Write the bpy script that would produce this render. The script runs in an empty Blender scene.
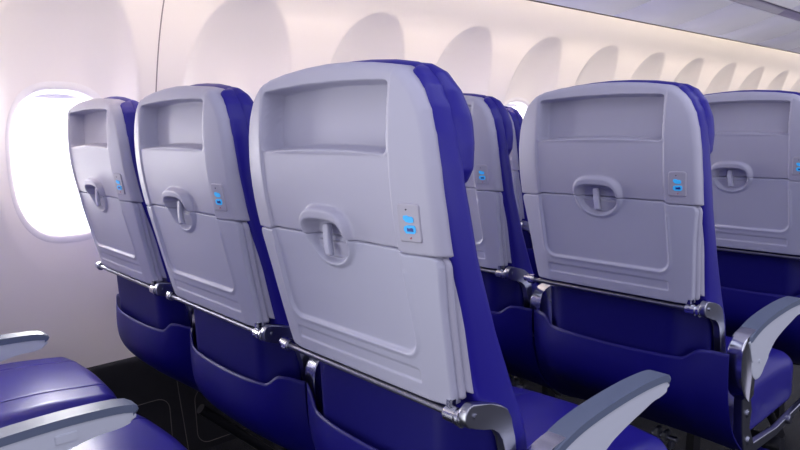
import bpy, bmesh, math
import numpy as np
from mathutils import Vector, Matrix

C = bpy.context.scene.collection
H = 1.26                      # camera height above the cabin floor
XA, YA, SX, PY = -0.8336, 0.5815, 0.5502, 0.79   # nearest aisle seat, seat spacing, row pitch

# ------------------------------------------------------------------ materials
def mat(name, col, rough=.5, metal=0., spec=.5, coat=0., bump=None, vary=None, sheen=0.):
    m = bpy.data.materials.new(name); m.use_nodes = True
    nt = m.node_tree; b = nt.nodes['Principled BSDF']
    b.inputs['Base Color'].default_value = (*col, 1)
    b.inputs['Roughness'].default_value = rough
    b.inputs['Metallic'].default_value = metal
    b.inputs['Specular IOR Level'].default_value = spec
    b.inputs['Coat Weight'].default_value = coat
    b.inputs['Coat Roughness'].default_value = .25
    b.inputs['Sheen Weight'].default_value = sheen
    tc = nt.nodes.new('ShaderNodeTexCoord')
    if vary:
        sc, amt = vary
        n = nt.nodes.new('ShaderNodeTexNoise'); n.inputs['Scale'].default_value = sc
        n.inputs['Detail'].default_value = 4
        mx = nt.nodes.new('ShaderNodeMixRGB')
        mx.inputs[1].default_value = (*[c*(1-amt) for c in col], 1)
        mx.inputs[2].default_value = (*[min(1, c*(1+amt)) for c in col], 1)
        nt.links.new(tc.outputs['Object'], n.inputs['Vector'])
        nt.links.new(n.outputs['Fac'], mx.inputs[0]); nt.links.new(mx.outputs[0], b.inputs['Base Color'])
    if bump:
        sc, st = bump
        n2 = nt.nodes.new('ShaderNodeTexNoise'); n2.inputs['Scale'].default_value = sc
        bp = nt.nodes.new('ShaderNodeBump'); bp.inputs['Strength'].default_value = st
        bp.inputs['Distance'].default_value = .002
        nt.links.new(tc.outputs['Object'], n2.inputs['Vector'])
        nt.links.new(n2.outputs['Fac'], bp.inputs['Height']); nt.links.new(bp.outputs[0], b.inputs['Normal'])
    return m
def emit(name, col, s):
    m = bpy.data.materials.new(name); m.use_nodes = True
    b = m.node_tree.nodes['Principled BSDF']
    b.inputs['Base Color'].default_value = (*col, 1)
    b.inputs['Emission Color'].default_value = (*col, 1); b.inputs['Emission Strength'].default_value = s
    return m
M = dict(
 shell=mat('grey_seat_plastic', (.42, .415, .51), .50, bump=(900, .05)),
 tray=mat('aisle_lit_tray_plastic', (.44, .445, .55), .50, bump=(900, .05)),  # paler and bluer than the shell: aisle light mixed into the colour
 port=mat('port_plate', (.40, .385, .46), .45),
 leather=mat('blue_leather', (.015, .010, .24), .40, spec=.32, bump=(500, .12)),
 cushion=mat('blue_cushion_leather', (.018, .013, .25), .34, spec=.5, bump=(500, .12)),
 cover=mat('navy_plastic', (.0045, .0028, .14), .42, spec=.3, bump=(300, .05)),
 fabric=mat('navy_back_cloth', (.0035, .0022, .12), .5, spec=.25, bump=(500, .1)),
 piping=mat('blue_piping', (.05, .045, .30), .5),
 chrome=mat('polished_metal', (.62, .63, .68), .2, metal=1),
 bracket=mat('satin_grey_metal', (.40, .41, .47), .28, metal=1),
 rod=mat('brushed_rod_metal', (.22, .22, .27), .42, metal=1),
 darkmetal=mat('dark_metal', (.02, .02, .026), .45, metal=.5),
 armbody=mat('armrest_plastic', (.58, .61, .68), .4),
 armpad=mat('armrest_pad', (.12, .15, .225), .42, bump=(600, .1)),
 wall=mat('sidewall_lining', (.86, .80, .79), .55, bump=(200, .03)),
 frame=mat('window_reveal', (.84, .80, .82), .45),
 shade=mat('window_shade', (.85, .83, .90), .5),
 dado=mat('dark_kick_panel', (.012, .012, .017), .5, vary=(30, .25)),
 line=mat('panel_joint', (.16, .14, .14), .6),
 seam=mat('wall_joint', (.25, .22, .24), .7),
 carpet=mat('dark_carpet', (.013, .014, .022), .95, bump=(700, .8)),
 psu=mat('service_panel_plastic', (.84, .82, .92), .6),
 edge=mat('panel_edge_strip', (.36, .32, .45), .5),
 lip=mat('cove_lip', (.12, .10, .105), .5),
 gap=mat('shadow_gap', (.02, .02, .04), .7),
 bin=mat('bin_plastic', (.82, .80, .92), .5),
 icon=emit('blue_icon_light', (.03, .33, .68), .5),
 darkdot=mat('dark_dot', (.03, .03, .06), .4),
 reddot=mat('red_dot', (.45, .12, .14), .4),
 darkblue=mat('usb_slot', (.01, .03, .25), .4),
 cove=emit('cove_lamp', (1, .88, .67), 45.0),
)
# speckle in the carpet
nt = M['carpet'].node_tree; b = nt.nodes['Principled BSDF']
v = nt.nodes.new('ShaderNodeTexNoise'); v.inputs['Scale'].default_value = 260; v.inputs['Detail'].default_value = 2
r = nt.nodes.new('ShaderNodeValToRGB'); r.color_ramp.elements[0].position = .48; r.color_ramp.elements[1].position = .72
r.color_ramp.elements[0].color = (.004, .0045, .008, 1); r.color_ramp.elements[1].color = (.035, .04, .06, 1)
tc = nt.nodes.new('ShaderNodeTexCoord'); nt.links.new(tc.outputs['Object'], v.inputs['Vector'])
nt.links.new(v.outputs['Fac'], r.inputs[0]); nt.links.new(r.outputs[0], b.inputs['Base Color'])
# thin window pane: mostly clear with a glossy skin
pane = bpy.data.materials.new('window_pane'); pane.use_nodes = True
nt = pane.node_tree; nt.nodes.clear()
o = nt.nodes.new('ShaderNodeOutputMaterial'); t_ = nt.nodes.new('ShaderNodeBsdfTransparent')
g = nt.nodes.new('ShaderNodeBsdfGlossy'); g.inputs['Roughness'].default_value = .05
mx = nt.nodes.new('ShaderNodeMixShader'); mx.inputs[0].default_value = .06
t_.inputs[0].default_value = (.97, .98, 1, 1)
nt.links.new(t_.outputs[0], mx.inputs[1]); nt.links.new(g.outputs[0], mx.inputs[2]); nt.links.new(mx.outputs[0], o.inputs[0])
M['pane'] = pane

# ------------------------------------------------------------------ mesh helpers
def link(name, verts, faces, m, parent=None, smooth=True, loc=None):
    me = bpy.data.meshes.new(name); me.from_pydata([tuple(map(float, v)) for v in verts], [], [tuple(map(int, f)) for f in faces])
    me.materials.append(m)
    if smooth: me.polygons.foreach_set('use_smooth', [True]*len(me.polygons))
    me.validate(); me.update()
    bm = bmesh.new(); bm.from_mesh(me); bmesh.ops.recalc_face_normals(bm, faces=bm.faces); bm.to_mesh(me); bm.free()
    o = bpy.data.objects.new(name, me); C.objects.link(o)
    if parent: o.parent = parent
    if loc: o.location = loc
    return o
def link_bm(name, bm, m, parent=None, angle=35):
    me = bpy.data.meshes.new(name); bmesh.ops.recalc_face_normals(bm, faces=bm.faces)
    for f in bm.faces: f.smooth = True
    for e in bm.edges:
        if len(e.link_faces) == 2 and e.calc_face_angle(0) > math.radians(angle): e.smooth = False
    bm.to_mesh(me); bm.free(); me.materials.append(m)
    o = bpy.data.objects.new(name, me); C.objects.link(o)
    if parent: o.parent = parent
    return o
def sstep(e0, e1, x):
    t = np.clip((x-e0)/(e1-e0), 0, 1); return t*t*(3-2*t)
def rbox(x, z, x0, x1, z0, z1, r):
    """signed distance to a rounded rectangle, negative inside"""
    cx, cz = (x0+x1)/2, (z0+z1)/2
    qx = np.abs(x-cx)-((x1-x0)/2-r); qz = np.abs(z-cz)-((z1-z0)/2-r)
    return np.minimum(np.maximum(qx, qz), 0)+np.hypot(np.maximum(qx, 0), np.maximum(qz, 0))-r
def resample(P, n, dens):
    P = np.array(P, float); d = np.r_[0, np.cumsum(np.hypot(*np.diff(P, axis=0).T))]
    return np.c_[np.interp(dens*d[-1], d, P[:, 0]), np.interp(dens*d[-1], d, P[:, 1])]
def smooth_poly(P, it=2):
    """Chaikin smoothing of an open line, ends kept"""
    P = np.array(P, float)
    for _ in range(it):
        Q = [P[0]]
        for a, b_ in zip(P[:-1], P[1:]): Q += [a*.75+b_*.25, a*.25+b_*.75]
        Q.append(P[-1]); P = np.array(Q)
    return P
def slab(right, top, f_face, depth, r=.01, nu=120, nv=80, back=None, rb=0, mix=.35):
    """Plate whose outline is mirrored from `right` (half width, height; bottom to corner) and
    `top` (corner to the middle).  f_face gives the face's depth, the skirt runs `depth` behind it."""
    def dens(n):
        u = np.linspace(0, 1, n); return (1-mix)*u+mix*(1-np.cos(np.pi*u))/2
    s, t = dens(nu), dens(nv)
    Rr = resample(right, nv, t); L = Rr*[-1, 1]
    tp = np.array(top, float); full = np.r_[tp*[-1, 1], tp[::-1][1:] if abs(tp[-1, 0]) < 1e-9 else tp[::-1]]
    T = resample(full, nu, s)
    bz = right[0][1]; B = np.c_[np.interp(s, [0, 1], [-right[0][0], right[0][0]]), np.full(nu, bz)]
    S, Tt = np.meshgrid(s, t); S = S[..., None]; Tt = Tt[..., None]
    G = (1-S)*L[:, None]+S*Rr[:, None]+(1-Tt)*B[None]+Tt*T[None] - ((1-S)*(1-Tt)*B[0]+S*(1-Tt)*B[-1]+(1-S)*Tt*T[0]+S*Tt*T[-1])
    A, Bz = G[..., 0], G[..., 1]
    out = np.r_[B, Rr[1:], T[::-1][1:], L[::-1][1:]]
    P = np.c_[A.ravel(), Bz.ravel()]; D = np.full(len(P), 9.)
    for a, b_ in zip(out[:-1], out[1:]):
        ab = b_-a; l2 = ab@ab
        if l2 < 1e-14: continue
        k = np.clip(((P-a)@ab)/l2, 0, 1); D = np.minimum(D, np.hypot(*(P-a-k[:, None]*ab).T))
    D = D.reshape(A.shape)
    def rd(D, r):
        if r <= 0: return 0*D
        k = np.clip(r-D, 0, r); return r-np.sqrt(np.maximum(r*r-k*k, 0))
    F = f_face(A, Bz)+rd(D, r)
    if back is None: K = f_face(A, Bz)*0+ (f_face(A, Bz)+depth)
    else: K = back(A, Bz)-rd(D, rb)
    K = np.maximum(K, F+.0005)
    idx = np.arange(nu*nv).reshape(nv, nu)
    V = np.c_[A.ravel(), F.ravel(), Bz.ravel()]
    q = lambda I: np.c_[I[:-1, :-1].ravel(), I[:-1, 1:].ravel(), I[1:, 1:].ravel(), I[1:, :-1].ravel()]
    Fc = [list(x) for x in q(idx)]
    ring = np.r_[idx[0, :], idx[1:, -1], idx[-1, ::-1][1:], idx[::-1, 0][1:-1]]
    if back is None:
        off = len(V); V = np.r_[V, np.c_[A.ravel()[ring], K.ravel()[ring], Bz.ravel()[ring]]]; ring2 = off+np.arange(len(ring)); Fc.append(list(ring2))
    else:
        off = len(V); V = np.r_[V, np.c_[A.ravel(), K.ravel(), Bz.ravel()]]; ring2 = ring+off
        Fc += [list(x) for x in q(idx+off)[:, ::-1]]
    n = len(ring)
    for i in range(n): Fc.append([ring[i], ring2[i], ring2[(i+1) % n], ring[(i+1) % n]])
    return V, Fc
def prism(bm, poly, x0, x1, bevel=.003, seg=2):
    """polygon in (y, z) pushed out along x, rounded edges"""
    a = [bm.verts.new((x0, y, z)) for y, z in poly]; b_ = [bm.verts.new((x1, y, z)) for y, z in poly]
    n = len(poly); fs = [bm.faces.new(a), bm.faces.new(b_[::-1])]
    caps = set(fs); sides = [bm.faces.new((a[i], b_[i], b_[(i+1) % n], a[(i+1) % n])) for i in range(n)]
    if bevel:
        es = [e for f in fs for e in f.edges]
        bmesh.ops.bevel(bm, geom=es, offset=bevel, segments=seg, profile=.5, affect='EDGES')
def cyl(bm, p0, p1, r, n=20, r2=None, bevel=0):
    p0, p1 = Vector(p0), Vector(p1); d = p1-p0
    q = d.to_track_quat('Z', 'Y').to_matrix().to_4x4()
    g_ = bmesh.ops.create_cone(bm, cap_ends=True, segments=n, radius1=r, radius2=r if r2 is None else r2, depth=d.length,
                          matrix=Matrix.Translation((p0+p1)/2) @ q)
    if bevel:
        vs = set(g_['verts']); es = [e for e in bm.edges if e.verts[0] in vs and e.verts[1] in vs and any(len(f.verts) > 4 for f in e.link_faces)]
        bmesh.ops.bevel(bm, geom=es, offset=bevel, segments=2, affect='EDGES')
def box(bm, lo, hi, bevel=0, rot=None):
    c = [(a+b_)/2 for a, b_ in zip(lo, hi)]; s = [b_-a for a, b_ in zip(lo, hi)]
    mt = Matrix.Translation(c)
    if rot: mt = mt @ rot
    g_ = bmesh.ops.create_cube(bm, size=1, matrix=mt @ Matrix.Diagonal((*s, 1)))
    if bevel:
        vs = set(g_['verts']); bmesh.ops.bevel(bm, geom=[e for e in bm.edges if e.verts[0] in vs and e.verts[1] in vs], offset=bevel, segments=2, affect='EDGES')
def arc(cx, cz, r, a0, a1, n=12, rz=None):
    return [(cx+r*math.cos(math.radians(a0+(a1-a0)*i/n)), cz+(rz or r)*math.sin(math.radians(a0+(a1-a0)*i/n))) for i in range(n+1)]

# ------------------------------------------------------------------ the seat (heights are relative to H)
def yf(z): return np.interp(z, *zip(*YF))
_c = np.array([(-.60, .118), (-.46, .088), (-.39, .070), (-.30, .048), (-.23, .032), (-.17, .018), (-.12, .008), (-.06, .001), (0, 0), (.05, .004), (.09, .011), (.13, .022)])
_s = smooth_poly(_c, 3); YF = [tuple(p) for p in _s]
def latch(x, z):
    """cowl and dish round the tray latch: minus is towards the passenger behind"""
    dz = z+.162; ax = np.abs(x)
    up = dz > 0
    lo_k = np.clip(-dz/.05, 0, 1)
    ao = np.where(up, .067, .067-.004*lo_k); bo = np.where(up, .050, .055); po = np.where(up, 3.0, 2.1)
    ai = .049; bi = np.where(up, .026, .043); pi_ = np.where(up, 3.4, 2.2)
    ro = ((ax/ao)**po+(np.abs(dz)/bo)**po)**(1/po); ri = ((ax/ai)**pi_+(np.abs(dz)/bi)**pi_)**(1/pi_)
    h = .006+.009*sstep(-.02, .02, dz)
    ring = sstep(0, .16, 1-ro)*sstep(-.03, .10, ri-1)
    dish = (.008+.008*sstep(-.03, .01, dz))*sstep(0, .10, 1-ri)
    return -h*ring+dish, 1-sstep(.9, 1.0, ro)
def zseam(x):
    return -.1625-.0060*sstep(.160, .176, np.abs(x))
def face_common(x, z):
    ax = np.abs(x); y = yf(z)
    y = y+.014*(np.clip(ax-.168, 0, .08)/.068)**1.3
    return y
def f_shell(x, z):
    ax = np.abs(x); y = face_common(x, z)
    k = (x/.16)**2
    d = rbox(x, z+.006*k, -.160+0*x, .160+0*x, -.0235, .0735, .008)
    rec = 1-sstep(-.004, .002, d)
    y = y+.042*rec
    below = 1-sstep(-.034, -.028, z)
    y = y+(.0015+.002*below)*(1-sstep(.164, .168, ax))*(1-rec)
    l, m_ = latch(x, z); y = y+l
    under = 1-sstep(-.0015, .0015, z-zseam(x)+.001)
    return y+.021*under
def f_tray(x, z):
    ax = np.abs(x); y = face_common(x, z)
    d = rbox(x, z, -.168+0*x, .168+0*x, -.330, .2, .030)
    y = y+.0045*(1-sstep(-.006, .001, d))-.0022*np.exp(-((d-.002)/.004)**2)*sstep(.02, .03, -.17-z)
    d2 = rbox(x, z, -.164+0*x, .162+0*x, -.375, -.350, .006)
    y = y+.0025*(1-sstep(-.004, .001, d2))
    l, m_ = latch(x, z); return y+l
RIGHT = [(.226, -.385), (.231, -.28), (.236, -.17), (.237, -.11), (.2355, -.05), (.230, -.005), (.222, .028), (.208, .055), (.196, .0685)]
TOP = [(.196, .0685), (.180, .081), (.155, .0905), (.11, .0975), (.05, .1025), (0, .104)]
def grow(P, g_, dz=0): return [(x+g_*(1 if x > .001 else 0), z+dz) for x, z in P]

def lowered(V): V = np.array(V); V[:, 2] += H; return V
SHARED = {}
def part(name, key, maker, m, parent):
    if key not in SHARED:
        o = maker(name); SHARED[key] = o.data; o.parent = parent; return o
    o = bpy.data.objects.new(name, SHARED[key]); C.objects.link(o); o.parent = parent; return o

def TH(x, z):
    e = np.interp(z, [-.39, -.34, -.28, -.09, .02, .1], [.043, .046, .046, .036, .031, .030])
    return e+(.052-e)*(1-sstep(.164, .184, np.abs(x)))
def mk_shell(n): V, F = slab(RIGHT, TOP, f_shell, .020, r=.012, nu=230, nv=230, mix=.2, back=lambda x, z: yf(z)+TH(x, z)); return link(n, lowered(V), F, M['shell'])
def mk_tray(n):
    R_ = [(.206, -.4015), (.2105, -.398), (.213, -.38), (.2225, -.25), (.2300, -.184), (.2285, -.175), (.223, -.1702)]
    T_ = [(.223, -.1702), (.200, -.1690), (.176, -.1690), (.160, -.1635), (0, -.1632)]
    V, F = slab(R_, T_, f_tray, .017, r=.004, nu=220, nv=130, mix=.25); return link(n, lowered(V), F, M['tray'])
def mk_strip(n):
    # second layer of the tray's side, seen as thin steps beside it
    R_ = [(.2155, -.392), (.219, -.388), (.226, -.28), (.2345, -.185), (.2335, -.177), (.230, -.1725)]
    T_ = [(.230, -.1725), (.2, -.1715), (0, -.1715)]
    V, F = slab(R_, T_, lambda x, z: face_common(x, z)+.0125, .008, r=.003, nu=90, nv=60); return link(n, lowered(V), F, M['shell'])
def mk_back(n):
    R_ = [(.232, -.66), (.233, -.4), (.237, -.28), (.2395, -.17), (.2395, -.11), (.2375, -.05), (.232, -.002), (.224, .032), (.211, .060), (.199, .0735)]
    T_ = [(.199, .0735), (.183, .0865), (.157, .0965), (.11, .1040), (.05, .1090), (0, .1105)]
    yb = lambda x, z: yf(z)+TH(x, np.maximum(z, -.3))-.006+.050*sstep(.165, .235, np.abs(x))*(1-sstep(-.46, -.405, z))
    def yfr(x, z):
        y = np.interp(z, [-.66, -.60, -.46, -.42, -.30, -.18, -.07, .0, .12], [.275, .262, .232, .212, .158, .114, .088, .082, .082])
        return y+.012*np.cos(np.clip(x/.24, -1, 1)*np.pi/2)
    V, F = slab(R_, T_, yb, 0, r=.012, nu=60, nv=120, back=yfr, rb=.020, mix=.5); return link(n, lowered(V), F, M['leather'])
def mk_head(n):
    R_ = [(.200, -.082), (.221, -.074), (.2325, -.055), (.2350, -.02), (.231, .02), (.221, .055), (.203, .080)]
    T_ = [(.203, .080), (.18, .092), (.12, .101), (.05, .105), (0, .106)]
    V, F = slab(R_, T_, lambda x, z: .060+0*x, 0, r=.014, nu=60, nv=50, back=lambda x, z: .108+.004*sstep(.12, .22, np.abs(x))-.02*sstep(.0, .10, z), rb=.018, mix=.5)
    return link(n, lowered(V), F, M['leather'])
def mk_cushion(n):
    # plan outline (x, y) with the height as depth, then turned to lie flat
    R_ = [(.236, .245), (.238, .3), (.240, .55), (.240, .705), (.235, .738), (.216, .758)]
    T_ = [(.216, .758), (.15, .766), (0, .770)]
    def top(x, y):
        z = .655+.010*np.minimum((np.abs(x)/.24)**2, 1)+.010*sstep(.58, .77, y)-.012*np.exp(-((y-.5)/.2)**2)+.0025*np.exp(-((np.abs(x)-.128)/.003)**2)+.004*np.exp(-((y-.585)/.0035)**2)*0
        return z
    V, F = slab(R_, T_, top, 0, r=.045, nu=120, nv=130, back=lambda x, y: .815-.055*(1-sstep(.24, .42, y)), rb=.02, mix=.5)
    V = np.c_[V[:, 0], V[:, 2], -V[:, 1]]; return link(n, lowered(V), F, M['cushion'])
def mk_piping(side):
  def f_(n):
    bm = bmesh.new()
    for sx in (side,):
        x = sx*.128; pr_ = None; pts = []
        for y in np.linspace(.30, .747, 40):
            d = .767-y
            z = .655+.010*(.128/.24)**2+.010*float(sstep(.58, .77, y))-.012*math.exp(-((y-.5)/.2)**2)+.0012
            k = max(.045-d, 0); z += .045-math.sqrt(max(.045**2-k*k, 0)); pts.append((x, y, H-z))
        for a, b_ in zip(pts[:-1], pts[1:]): cyl(bm, a, b_, .0018, 6)
    return link_bm(n, bm, M['piping'])
  return f_
def mk_panel(n):
    R_ = [(.222, -.62), (.223, -.5), (.224, -.425)]; T_ = [(.224, -.425), (.20, -.410), (0, -.405)]
    V, F = slab(R_, T_, lambda x, z: .1015+.04*np.maximum(-z-.41, 0)+.052*sstep(.150, .228, np.abs(x)), .015, r=.006, nu=40, nv=30); return link(n, lowered(V), F, M['fabric'])
CEN = smooth_poly([(.090, -.535), (.082, -.59), (.088, -.645), (.122, -.69), (.180, -.732), (.250, -.784), (.34, -.835), (.46, -.868)], 2)
SID = smooth_poly([(.146, -.510), (.147, -.56), (.152, -.62), (.172, -.69), (.203, -.745), (.262, -.80), (.34, -.845), (.46, -.868)], 2)
def mk_cover(n):
    nu, nv = 90, 70; t = np.linspace(0, 1, nv); c, sd = resample(CEN, nv, t), resample(SID, nv, t)
    V = []
    for j in range(nv):
        for i in range(nu):
            s = -1+2*i/(nu-1); s = math.copysign(1-(1-abs(s))**1.3, s); x = .272*s; w = abs(s)**3.2
            y, z = c[j]*(1-w)+sd[j]*w
            edge = float(sstep(.178, .218, abs(x)))*.024
            fade = (1-t[j])**4
            z0 = c[j][1]*(1-w)+sd[j][1]*w
            zt = -.537+edge-.006*float(sstep(.235, .272, abs(x)))-.004*(1-abs(s))
            z = z0+(zt-(c[0][1]*(1-w)+sd[0][1]*w))*fade
            V.append((x, y, z+H))
    F = [(j*nu+i, j*nu+i+1, (j+1)*nu+i+1, (j+1)*nu+i) for j in range(nv-1) for i in range(nu-1)]
    o = link(n, V, F, M['cover'])
    bm = bmesh.new(); bm.from_mesh(o.data)
    if sum(f.normal.y for f in bm.faces) > 0: bmesh.ops.reverse_faces(bm, faces=bm.faces)
    bmesh.ops.solidify(bm, geom=bm.faces[:], thickness=.004); bm.to_mesh(o.data); bm.free()
    o.data.polygons.foreach_set('use_smooth', [True]*len(o.data.polygons)); return o
def mk_edge(n):
    bm = bmesh.new(); pts = []
    for i in range(61):
        s = -1+2*i/60; x = .270*s; w = abs(s)**3.2
        y = CEN[0][0]*(1-w)+SID[0][0]*w
        z = -.537+float(sstep(.178, .218, abs(x)))*.024-.006*float(sstep(.235, .272, abs(x)))-.004*(1-abs(s))
        pts.append((x, y+.001, z+H))
    for a, b_ in zip(pts[:-1], pts[1:]): cyl(bm, a, b_, .0011, 8)
    return link_bm(n, bm, M['cover'])
def mk_rod(n):
    bm = bmesh.new(); cyl(bm, (-.235, .081, H-.411), (.225, .081, H-.411), .0058, 20); return link_bm(n, bm, M['rod'])
def mk_cap(sx):
    def f(n):
        bm = bmesh.new()
        if sx < 0:
            cyl(bm, (-.243, .081, H-.4105), (-.222, .081, H-.4105), .0125, 24, bevel=.003)
            cyl(bm, (-.258, .084, H-.4105), (-.241, .084, H-.4105), .009, 20, bevel=.002)
        else:
            cyl(bm, (.196, .081, H-.4125), (.222, .081, H-.4125), .0125, 24, bevel=.003); cyl(bm, (.222, .082, H-.412), (.232, .082, H-.412), .015, 24, bevel=.003)
            box(bm, (.200, .074, H-.403), (.212, .088, H-.386), .003)
        return link_bm(n, bm, M['chrome'])
    return f
def mk_bracket(sx):
    def f(n):
        bm = bmesh.new()
        P = [(.125, -.399), (.150, -.408), (.166, -.419), (.176, -.437), (.183, -.47), (.206, -.62), (.182, -.62), (.161, -.49), (.156, -.463), (.147, -.449), (.13, -.440), (.11, -.431)]+arc(.088, -.407, .0185, -90, -270, 10)
        prism(bm, [(y, z+H) for y, z in P], *(sorted((sx*.229, sx*.2445))), bevel=.003)
        cyl(bm, (sx*.2435, .090, H-.407), (sx*.2475, .090, H-.407), .004, 12)
        return link_bm(n, bm, M['bracket'])
    return f
ARM_TOP = smooth_poly([(.205, -.498), (.25, -.482), (.30, -.471), (.38, -.464), (.48, -.461), (.565, -.465), (.592, -.471)], 2)
def mk_armbody(sx):
    def f(n):
        bm = bmesh.new(); x = sx*.275
        low = smooth_poly([(.597, -.488), (.590, -.499), (.565, -.504), (.535, -.503), (.50, -.510), (.44, -.520), (.375, -.536), (.335, -.565)], 2)
        P = [(y, z-.005) for y, z in ARM_TOP]+[tuple(p) for p in low]+arc(.278, -.563, .047, -25, -200, 16)
        prism(bm, [(y, z+H) for y, z in P], x-.0175, x+.0175, bevel=.005, seg=3)
        cyl(bm, (x+.016, .278, H-.563), (x+.0192, .278, H-.563), .005, 12)
        return link_bm(n, bm, M['armbody'])
    return f
def mk_armpad(sx):
    def f(n):
        bm = bmesh.new(); x = sx*.275
        P = [(y, z+.003) for y, z in ARM_TOP[2:]]+[(.600, -.473), (.602, -.479), (.598, -.485)]+[(y, z-.011) for y, z in ARM_TOP[2:][::-1]]
        prism(bm, [(y, z+H) for y, z in P], x-.0195, x+.0195, bevel=.006, seg=3)
        return link_bm(n, bm, M['armpad'])
    return f
def mk_pivot(sx, up=0):
    def f(n):
        bm = bmesh.new(); x = sx*.275
        out = smooth_poly([(.262, -.478), (.210, -.484), (.180, -.500), (.168, -.532), (.172, -.58), (.190, -.625), (.235, -.655)], 2)
        P = [tuple(p) for p in out]+[(.262, -.645), (.262, -.50)]
        P = [(y-.45*up, z+up*min(1, max(0, (z+.66)/.12))) for y, z in P]
        prism(bm, [(y, z+H) for y, z in P], x-.018, x+.016, bevel=.004, seg=3)
        return link_bm(n, bm, M['chrome'])
    return f
def mk_button(sx):
    def f(n):
        bm = bmesh.new(); x = sx*.275
        box(bm, (x+.0165, .468, H-.499), (x+.0200, .502, H-.484), .0012)
        return link_bm(n, bm, M['armbody'])
    return f
def mk_side(sx):
    def f(n):
        bm = bmesh.new(); x = sx*.262
        prism(bm, [(y, z+H) for y, z in [(.235, -.655), (.285, -.65), (.30, -.70), (.285, -.74), (.33, -.80), (.30, -.83), (.262, -.80), (.245, -.74)]], x-.008, x+.014, .003)
        prism(bm, [(y, z+H) for y, z in [(.30, -.80), (.52, -.822), (.78, -.808), (.785, -.825), (.52, -.842), (.30, -.832)]], x-.010, x+.006, .003)
        cyl(bm, (x, .27, H-.70), (x+.018, .27, H-.70), .011, 16, bevel=.003)
        cyl(bm, (x, .285, H-.775), (x+.018, .285, H-.775), .012, 16, bevel=.003)
        cyl(bm, (x+.002, .60, H-.822), (x+.016, .60, H-.822), .014, 16, bevel=.003)
        return link_bm(n, bm, M['bracket'])
    return f
def mk_beam(yy):
    def f(n):
        bm = bmesh.new(); cyl(bm, (-.2745, yy, H-.885), (.2745, yy, H-.885), .022, 20); return link_bm(n, bm, M['darkmetal'])
    return f
def mk_leg(n):
    bm = bmesh.new()
    prism(bm, [(.60, H-.87), (.65, H-.87), (.66, .03), (.70, .0), (.18, .0), (.20, .03), (.60, .05)], -.012, .012, .004)
    cyl(bm, (0, .28, H-.88), (0, .62, .05), .016, 16)
    return link_bm(n, bm, M['darkmetal'])
def mk_clamp(n):
    bm = bmesh.new()
    box(bm, (-.024, .400, H-.915), (-.008, .430, H-.880), .003); box(bm, (.002, .400, H-.915), (.016, .430, H-.884), .003); box(bm, (.022, .395, H-.930), (.036, .415, H-.908), .003)
    cyl(bm, (-.034, .42, H-.905), (.040, .42, H-.905), .008, 14)
    return link_bm(n, bm, M['bracket'])
def mk_pan(n):
    bm = bmesh.new(); box(bm, (-.215, .42, H-.840), (.215, .72, H-.812), .01); return link_bm(n, bm, M['darkmetal'])
def mk_port(n):
    R_ = [(.0165, -.0270), (.0185, -.0240), (.0185, .024), (.0165, .0268)]; T_ = [(.0165, .0268), (.012, .0280), (0, .0282)]
    V, F = slab(R_, T_, lambda x, z: .0+0*x, .006, r=.002, nu=24, nv=30); return link(n, V, F, M['port'])
def mk_port_back(n):
    R_ = [(.0180, -.0288), (.0200, -.0255), (.0200, .0255), (.0180, .0285)]; T_ = [(.0180, .0285), (.013, .0298), (0, .030)]
    V, F = slab(R_, T_, lambda x, z: .0028+0*x, .003, r=.0005, nu=20, nv=20); return link(n, V, F, M['edge'])
def flat_shape(pts, m, y0=-.0012, y1=.001):
    def f(n):
        bm = bmesh.new(); a = [bm.verts.new((x, y0, z)) for x, z in pts]; b_ = [bm.verts.new((x, y1, z)) for x, z in pts]; k = len(pts)
        bm.faces.new(a); bm.faces.new(b_[::-1])
        for i in range(k): bm.faces.new((a[i], b_[i], b_[(i+1) % k], a[(i+1) % k]))
        return link_bm(n, bm, m)
    return f
def mk_tab(n):
    R_ = [(.0055, -.026), (.0065, -.023), (.0078, .017), (.0070, .023)]; T_ = [(.0070, .023), (.004, .0258), (0, .026)]
    V, F = slab(R_, T_, lambda x, z: -.007+.006*sstep(.0, .05, -z)+0*x, .009, r=.003, nu=20, nv=30); return link(n, V, F, M['tray'])

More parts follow.
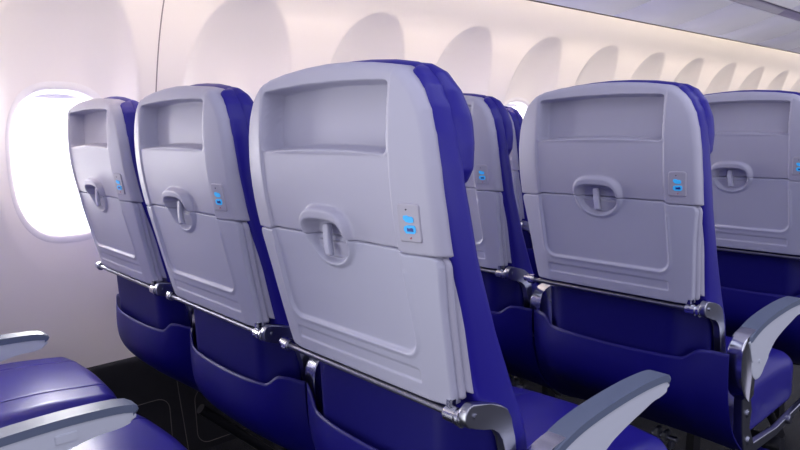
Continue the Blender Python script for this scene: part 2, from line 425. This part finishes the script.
def make_seat(row, col, label, arms=(1,), lean=0.):
    root = bpy.data.objects.new('airplane_seat', None); C.objects.link(root)
    root.location = (XA-SX*col, YA+PY*row, 0)
    root['label'] = label; root['category'] = 'seat'; root['group'] = 'airplane seats in rows of three'
    # the moving back parts may lean a little about the hinge
    R = []
    def P(name, key, mk, parent=root, lean_it=False):
        o = part(name, key, mk, None, parent)
        if key[:3] in ('arm', 'pad', 'piv', 'brr', 'sid', 'leg'): o.modifiers.new('weighted normals', 'WEIGHTED_NORMAL').keep_sharp = True
        if lean_it: R.append(o)
        return o
    sh = P('back_shell', 'shell', mk_shell, lean_it=True)
    tr = P('tray_table', 'tray', mk_tray, lean_it=True)
    st = P('tray_underlay', 'strip', mk_strip, lean_it=True)
    P('backrest', 'back', mk_back)
    P('headrest', 'head', mk_head, lean_it=True)
    tab = P('tray_latch', 'tab', mk_tab, tr); tab.location = (-.001, float(yf(-.166))+.003, H-.168); tab.rotation_euler = (-.10, -.16, 0)
    pp = P('charging_panel', 'port', mk_port, sh); pp.location = (.1955, float(yf(-.1235))+.0024, H-.1235); pp.rotation_euler = (.15, 0, .20)
    bz = P('panel_groove', 'portb', mk_port_back, sh); bz.location = pp.location; bz.rotation_euler = pp.rotation_euler
    # symbols on the charging panel: lit socket, lit usb port, two small dots
    def sub(o, x, z):
        o.parent = sh; o.rotation_euler = pp.rotation_euler
        a = pp.rotation_euler.x; o.location = (pp.location.x+x, pp.location.y-math.sin(a)*z, pp.location.z+math.cos(a)*z)
    up = [(-.0082, .0), (-.0075, .0045), (-.002, .0052), (.001, .0035), (.006, .0035), (.0085, .001), (.008, -.004), (.002, -.0048), (-.004, -.004)]
    lo = [(-.0095, -.001), (-.0085, .004), (-.004, .006), (.008, .006), (.0098, .003), (.0095, -.003), (.007, -.0055), (-.006, -.0055)]
    sub(P('socket_light', 'ic1', flat_shape(up, M['icon']), sh), .0, .0062)
    sub(P('usb_light', 'ic2', flat_shape(lo, M['icon']), sh), .0006, -.0085)
    sub(P('usb_slot', 'ic3', flat_shape([(-.0035, -.0022), (.0065, -.0022), (.0065, .0018), (.004, .003), (-.001, .0018), (-.0035, .0028)], M['darkblue'], -.0018), sh), .0006, -.0085)
    dot = [(.0013*math.cos(k*math.pi/4), .0013*math.sin(k*math.pi/4)) for k in range(8)]
    sub(P('indicator_dot', 'd1', flat_shape(dot, M['darkdot']), sh), -.002, .0195)
    sub(P('indicator_dot', 'd2', flat_shape(dot, M['reddot']), sh), .001, -.0205)
    P('lower_back_panel', 'panel', mk_panel)
    cv = P('back_cover', 'cover', mk_cover); P('pocket_edge', 'pedge', mk_edge, cv)
    rd = P('hinge_rod', 'rod', mk_rod); P('rod_cap', 'capl', mk_cap(-1), rd); P('rod_cap', 'capr', mk_cap(1), rd)
    P('recline_bracket', 'brr', mk_bracket(1))
    cu = P('seat_cushion', 'cushion', mk_cushion); P('cushion_piping', 'pip1', mk_piping(1), cu); P('cushion_piping', 'pip2', mk_piping(-1), cu)
    P('seat_pan', 'pan', mk_pan)
    for s in arms:
        a = P('armrest', 'arm%d' % s, mk_armbody(s)); P('armrest_pad', 'pad%d' % s, mk_armpad(s), a); pv = P('armrest_pivot', 'piv%d%d' % (s, col > 0), mk_pivot(s, .027 if col > 0 else 0), a)
        if row < 0: a.location = (0, -.016, .016); pv.location = (0, .026, 0)
        if row < 0: P('recline_button', 'btn%d' % s, mk_button(s), a)
        P('side_frame', 'side%d' % s, mk_side(s))
    P('cross_beam', 'beam2', mk_beam(.55))
    lg = P('seat_leg', 'leg', mk_leg); P('leg_clamp', 'clamp', mk_clamp, lg)
    if lean:
        piv = Vector((0, .081, H-.4125))
        mt = Matrix.Translation(piv) @ Matrix.Rotation(lean, 4, 'X') @ Matrix.Translation(-piv)
        for o in R: o.matrix_local = mt @ o.matrix_local
    return root
make_seat(0, 0, 'nearest large blue and grey airplane seat, aisle end of the closest full row', (1,))
make_seat(0, 1, 'grey-backed blue seat between the nearest aisle seat and the seat at the bright window', (1,))
make_seat(0, 2, 'grey-backed blue seat right beside the bright oval window at left', (1,))
make_seat(1, 0, 'blue and grey aisle seat just ahead of the nearest seat, armrest at right edge', (1,))
make_seat(1, 1, 'blue middle seat seen as a narrow strip directly right of the nearest seat', (1,))
make_seat(1, 2, 'blue window seat of the second row, hidden behind the nearest aisle seat', (1,))
make_seat(2, 0, 'farthest aisle seat, grey back cut by the right edge of the photo', (1,))
make_seat(2, 1, 'middle seat of the third row, hidden behind the second aisle seat', (1,))
make_seat(2, 2, 'far window seat, only a blue sliver left of the second aisle seat', (1,))
make_seat(-1, 2, 'blue leather seat at lower left corner whose cushion touches the window wall', (1,))
make_seat(-1, 1, 'blue leather seat at bottom left, cushion in front of the large pale armrest', (1,))

# ------------------------------------------------------------------ the cabin
def struct(o, kind='structure'): o['kind'] = kind; return o
WP, W0 = .6075, .646            # window pitch, first window
WZ, WHW, WHH = -.088, .161, .244
PROF = smooth_poly([(-2.40, -.84), (-2.395, -.60), (-2.375, -.35), (-2.34, -.10), (-2.295, .12), (-2.245, .28), (-2.20, .385), (-2.145, .478), (-2.04, .555), (-1.93, .62), (-1.86, .67), (-1.84, .735)], 3)
def wall_x(z): return np.interp(z, PROF[:, 1], PROF[:, 0])
def wr(y, z, a, b, p=2.7): return (np.abs(y/a)**p+np.abs((z-WZ)/b)**p)**(1/p)
def wall_off(y, z):
    """how far the lining steps outward in the sculpted bay round each window"""
    n = np.round((y-W0)/WP); dy = y-(W0+n*WP)
    top = .490; bot = -.46; zc = .05; b = np.where(z > zc, top-zc, zc-bot); a = .228
    p = 2.45
    rr = (np.abs(dy/a)**p+np.abs((z-zc)/b)**p)**(1/p)
    depth = .010+.080*sstep(-.42, .20, z)
    t = np.clip((1-rr)/.62, 0, 1)
    return -depth*(1-(1-t)**2)
Y0, Y1 = -.85, 9.0
ny = int((Y1-Y0)/.0085); ztop = PROF[-1, 1]
tt = np.linspace(0, 1, 210); pr_ = resample(PROF, 210, tt)
ys = np.linspace(Y0, Y1, ny)
Yg, Ig = np.meshgrid(ys, np.arange(210)); Zg = pr_[Ig, 1]; Xg = pr_[Ig, 0]+wall_off(Yg, Zg)
n_ = np.round((Yg-W0)/WP); dyg = Yg-(W0+n_*WP); rr = wr(dyg, Zg, WHW, WHH)
valid = n_ <= 20
inside = (rr < 1)
# snap the ring just inside the opening onto its edge
keep = ~inside
idx = np.arange(Yg.size).reshape(Yg.shape)
F = []
q = ~(inside[:-1, :-1] | inside[1:, :-1] | inside[:-1, 1:] | inside[1:, 1:])
q &= ~((rr[:-1, :-1] < .93) | (rr[1:, :-1] < .93) | (rr[:-1, 1:] < .93) | (rr[1:, 1:] < .93))
quads = np.c_[idx[:-1, :-1][q], idx[:-1, 1:][q], idx[1:, 1:][q], idx[1:, :-1][q]]
V = np.c_[Xg.ravel(), Yg.ravel(), Zg.ravel()+H]
used = np.unique(quads); re = -np.ones(len(V), int); re[used] = np.arange(len(used))
wl = link('wall_left', V[used], re[quads], M['wall']); struct(wl)
# wall joints between lining panels (a thin groove strip following the wall)
k = 0
for n in (0,):
    yj = W0+WP*(n+.468)
    bm = bmesh.new(); pts = [(wall_x(z)+float(wall_off(np.array(yj), np.array(z)))+.0006, z) for z in np.linspace(-.82, .60, 90)]
    for (xa_, za), (xb, zb) in zip(pts[:-1], pts[1:]):
        vs = [bm.verts.new((xa_, yj-.0022, za+H)), bm.verts.new((xa_, yj+.0022, za+H)), bm.verts.new((xb, yj+.0022, zb+H)), bm.verts.new((xb, yj-.0022, zb+H))]; bm.faces.new(vs)
    bmesh.ops.remove_doubles(bm, verts=bm.verts, dist=1e-5); bmesh.ops.solidify(bm, geom=bm.faces[:], thickness=.0012)
    k += 1; struct(link_bm('trim_%d' % k, bm, M['seam']))
# windows
def sup(a, b, n=96, p=2.7):
    th = np.linspace(0, 2*np.pi, n, endpoint=False); c, s = np.cos(th), np.sin(th)
    return np.c_[a*np.sign(c)*np.abs(c)**(2/p), b*np.sign(s)*np.abs(s)**(2/p)]
FR = PN = SH = None
for n in range(-1, 14):
    yc = W0+WP*n
    root = None
    rings = []
    for a, dx, lip in ((1.11, -.001, 0), (1.09, .0012, 0), (1.03, .0015, 0), (1.0, -.001, 0), (.985, -.012, 0), (.965, -.035, 1), (.955, -.055, 1)):
        P = sup(WHW*a, WHH*a); x = np.array([wall_x(z+WZ)+(-.008 if True else 0) for z in P[:, 1]])
        zz = P[:, 1]+WZ
        base = wall_x(zz)+wall_off(P[:, 0]+W0, zz)
        xx = base+dx if not lip else np.full(len(P), -2.395+dx)
        rings.append(np.c_[xx, P[:, 0], zz+H])
    if FR is None:
        V = np.concatenate(rings); m_ = 96
        F = [(r_*m_+i, r_*m_+(i+1) % m_, (r_+1)*m_+(i+1) % m_, (r_+1)*m_+i) for r_ in range(6) for i in range(m_)]
        fo = link('window_1', V, F, M['frame']); FR = fo.data
        P = sup(WHW*.96, WHH*.96); V = [(-2.395-.048, y, z+WZ+H) for y, z in P]+[(-2.395-.051, y, z+WZ+H) for y, z in P]
        F = [tuple(range(96)), tuple(range(191, 95, -1))]+[(i, (i+1) % 96, 96+(i+1) % 96, 96+i) for i in range(96)]
        po = link('pane', V, F, M['pane'], smooth=False); PN = po.data
        bm = bmesh.new()      # raised shade, its bottom rail curving just below the top of the opening
        P = [p for p in sup(WHW*.955, WHH*.955) if p[1] > WHH*.90]; P = sorted(P, key=lambda p: p[0])
        P = [(y, z) for y, z in P]; y0, y1 = P[0][0], P[-1][0]
        arcb = [(y1+(y0-y1)*i/12, WHH*.90-.004*math.sin(math.pi*i/12)) for i in range(1, 12)]
        P = P+arcb
        prism(bm, [(y, z+WZ+H) for y, z in P], -2.440, -2.430, .002)
        so = link_bm('window_shade', bm, M['shade']); SH = so.data
    else:
        fo = bpy.data.objects.new('window_%d' % (n+2), FR); C.objects.link(fo)
        po = bpy.data.objects.new('pane', PN); C.objects.link(po)
        so = bpy.data.objects.new('window_shade', SH); C.objects.link(so)
    fo.location = (0, yc, 0); struct(fo); po.parent = fo; so.parent = fo
# dark kick panel below the lining, with rounded outlines of its access covers
DP = smooth_poly([(-2.402, -.812), (-2.393, -.828), (-2.397, -.95), (-2.395, -1.10), (-2.385, -1.26)], 2)
V = []; F = []
yy = np.linspace(Y0, Y1, 2)
for i, (x, z) in enumerate(DP): V += [(x+.004, Y0, z+H), (x+.004, Y1, z+H)]
F = [(2*i, 2*i+1, 2*i+3, 2*i+2) for i in range(len(DP)-1)]
struct(link('baseboard_left', V, F, M['dado']))
def dx_(z): return float(np.interp(z, DP[::-1, 1], DP[::-1, 0]))+.0055
def dline(pts, name, closed=False):
    bm = bmesh.new(); P = [Vector((dx_(z), y, z+H)) for y, z in pts]
    if closed: P.append(P[0])
    for a, b_ in zip(P[:-1], P[1:]): cyl(bm, a, b_, .0014, 6)
    return struct(link_bm(name, bm, M['line']))
for n in range(0, 8):
    yb = .972+n*WP
    k += 1; dline([(yb-.004, -.83), (yb+.010, -1.0), (yb+.030, -1.25)], 'trim_%d' % k)
    k += 1
    y0, y1, z0, z1, r_ = yb+.072, yb+WP-.028, -1.232, -1.0, .05
    pts = arc(y1-r_, z1-r_, r_, 0, 90, 8)+arc(y0+r_, z1-r_, r_, 90, 180, 8)+arc(y0+r_, z0+r_, r_, 180, 270, 8)+arc(y1-r_, z0+r_, r_, 270, 360, 8)
    dline(pts, 'trim_%d' % k, True)
k += 1; y0, y1, z0, z1, r_ = .46, .942, -1.232, -1.0, .05
pts = arc(y1-r_, z1-r_, r_, 0, 90, 8)+arc(y0+r_, z1-r_, r_, 90, 180, 8)+arc(y0+r_, z0+r_, r_, 180, 270, 8)+arc(y1-r_, z0+r_, r_, 270, 360, 8)
dline(pts, 'trim_%d' % k, True)
# floor
V = [(-2.46, Y0, 0), (1.6, Y0, 0), (1.6, Y1, 0), (-2.46, Y1, 0), (-2.46, Y0, -.03), (1.6, Y0, -.03), (1.6, Y1, -.03), (-2.46, Y1, -.03)]
struct(link('floor', V, [(0, 1, 2, 3), (7, 6, 5, 4), (0, 4, 5, 1), (1, 5, 6, 2), (2, 6, 7, 3), (3, 7, 4, 0)], M['carpet'], smooth=False))
# cove: lip, lamp strip and closing trough behind it
def strip(name, prof, y0, y1, m, th=.003, parent=None):
    V = []; n = len(prof)
    for x, z in prof: V += [(x, y0, z+H), (x, y1, z+H)]
    F = [(2*i, 2*i+1, 2*i+3, 2*i+2) for i in range(n-1)]
    o = link(name, V, F, m, parent)
    bm = bmesh.new(); bm.from_mesh(o.data); bmesh.ops.solidify(bm, geom=bm.faces[:], thickness=th); bm.to_mesh(o.data); bm.free()
    return o
k += 1; struct(strip('trim_%d' % k, [(-1.752, .562), (-1.756, .546), (-1.752, .538), (-1.744, .537), (-1.741, .5435)], Y0, Y1, M['lip'], .002))
k += 1; struct(strip('trim_%d' % k, [(-1.737, .5475), (-1.733, .5475)], Y0, Y1, M['gap'], .002))
k += 1; struct(strip('trim_%d' % k, [(-1.759, .555), (-1.756, .69), (-1.79, .735), (-1.842, .738)], Y0, Y1, M['bin'], .003))
lampo = strip('cove_light', [(-1.766, .640), (-1.766, .668)], Y0, Y1, M['cove'], .002)
lampo['label'] = 'warm light strip hidden in the cove between the side wall and the overhead bins'; lampo['category'] = 'light'
# overhead bins with service panels beneath
PAN = smooth_poly([(-1.741, .5445), (-1.66, .556), (-1.52, .590), (-1.405, .625)], 2)
EDG = [(-1.403, .6255), (-1.385, .635), (-1.368, .644), (-1.366, .655)]
DOOR = smooth_poly([(-1.352, .672), (-1.348, .652), (-1.32, .655), (-1.20, .70), (-1.06, .80), (-.96, .93), (-.91, 1.05), (-.90, 1.20)], 2)
labels = ['overhead bin nearest the camera above the left seats, outside the top edge', 'overhead bin above the nearest aisle seat, out of view overhead',
          'overhead bin whose pale underside meets the top edge of the photo', 'pale lilac overhead bin at the upper right corner',
          'overhead bin farther back behind the one at the upper right corner', 'farthest overhead bin down the cabin']
BL = 3*WP
for n in range(-1, 5):
    ys_ = W0+WP*.5+n*BL-.385
    r_ = bpy.data.objects.new('overhead_bin', None); C.objects.link(r_); r_.location = (0, ys_, 0)
    r_['label'] = labels[n+1]; r_['category'] = 'overhead bin'; r_['group'] = 'overhead bins above the window seats'
    strip('bin_door', DOOR, .0025, BL-.0025, M['bin'], .006, r_)
    strip('edge_strip', EDG, .0, BL, M['edge'], .003, r_)
    strip('shadow_gap', [(-1.385, .668), (-1.335, .668)], 0, BL, M['gap'], .003, r_)
    for j in range(3): strip('service_panel', PAN, j*WP+.0022, (j+1)*WP-.0022, M['psu'], .004, r_)
    strip('bin_body', [(-1.735, .560), (-1.52, .605), (-1.41, .642), (-1.39, .9), (-.9, 1.2)], 0, BL, M['bin'], .003, r_)
# ceiling
struct(strip('ceiling', [(-.90, 1.205), (-.5, 1.25), (0, 1.27), (.5, 1.25), (.9, 1.205)], Y0, Y1, M['bin'], .01))

# ------------------------------------------------------------------ light
w = bpy.data.worlds.new('world'); bpy.context.scene.world = w; w.use_nodes = True
nt = w.node_tree; bg = nt.nodes['Background']
tc = nt.nodes.new('ShaderNodeTexCoord'); sp = nt.nodes.new('ShaderNodeSeparateXYZ'); cr = nt.nodes.new('ShaderNodeValToRGB')
mr = nt.nodes.new('ShaderNodeMapRange'); mr.inputs[1].default_value = -1; mr.inputs[2].default_value = 1
nt.links.new(tc.outputs['Generated'], sp.inputs[0]); nt.links.new(sp.outputs['X'], mr.inputs[0]); nt.links.new(mr.outputs[0], cr.inputs[0])
e = cr.color_ramp.elements; e[0].position = .40; e[0].color = (1, 1, 1, 1); e[1].position = .50; e[1].color = (.165, .16, .21, 1)
nt.links.new(cr.outputs[0], bg.inputs[0]); bg.inputs[1].default_value = 3.2

def area(name, loc, rot, sx, sy, e_, col):
    l = bpy.data.lights.new(name, 'AREA'); l.shape = 'RECTANGLE'; l.size = sx; l.size_y = sy; l.energy = e_; l.color = col
    o = bpy.data.objects.new(name, l); C.objects.link(o); o.location = loc; o.rotation_euler = rot; return o
for n in range(-1, 7):
    area('daylight', (-2.68, W0+WP*n, H+WZ+.05), (0, math.radians(-90), 0), .50, .34, 14, (1, .95, .93))
o_ = area('opposite_fill', (2.25, 2.6, H-.05), (0, math.radians(112), 0), .34, 7.0, 20, (.95, .95, 1)); o_.data.spread = math.radians(120)  # added fill lamp on the open side, tilted up to brighten the service panels
area('ceiling_lamp', (.0, 2.4, H+1.15), (0, 0, 0), .5, 6.5, 26, (.80, .84, 1))

# ------------------------------------------------------------------ camera
yaw, pit, rol, f = math.radians(47.879), math.radians(8.182), math.radians(-.9947), 652.33
cy, sy, cp, sp_ = math.cos(yaw), math.sin(yaw), math.cos(pit), math.sin(pit)
Fv = Vector((-sy*cp, cy*cp, -sp_)); Rv = Vector((cy, sy, 0)); Uv = Rv.cross(Fv)
R2 = math.cos(rol)*Rv+math.sin(rol)*Uv; U2 = -math.sin(rol)*Rv+math.cos(rol)*Uv
cam = bpy.data.cameras.new('camera'); co = bpy.data.objects.new('camera', cam); C.objects.link(co)
co.matrix_world = Matrix(((R2.x, U2.x, -Fv.x, 0), (R2.y, U2.y, -Fv.y, 0), (R2.z, U2.z, -Fv.z, H), (0, 0, 0, 1)))
cam.sensor_width = 36; cam.lens = f*36/800; cam.clip_start = .02
sc = bpy.context.scene; sc.camera = co
sc.view_settings.view_transform = 'Standard'; sc.view_settings.look = 'None'; sc.view_settings.exposure = 0; sc.view_settings.gamma = 1
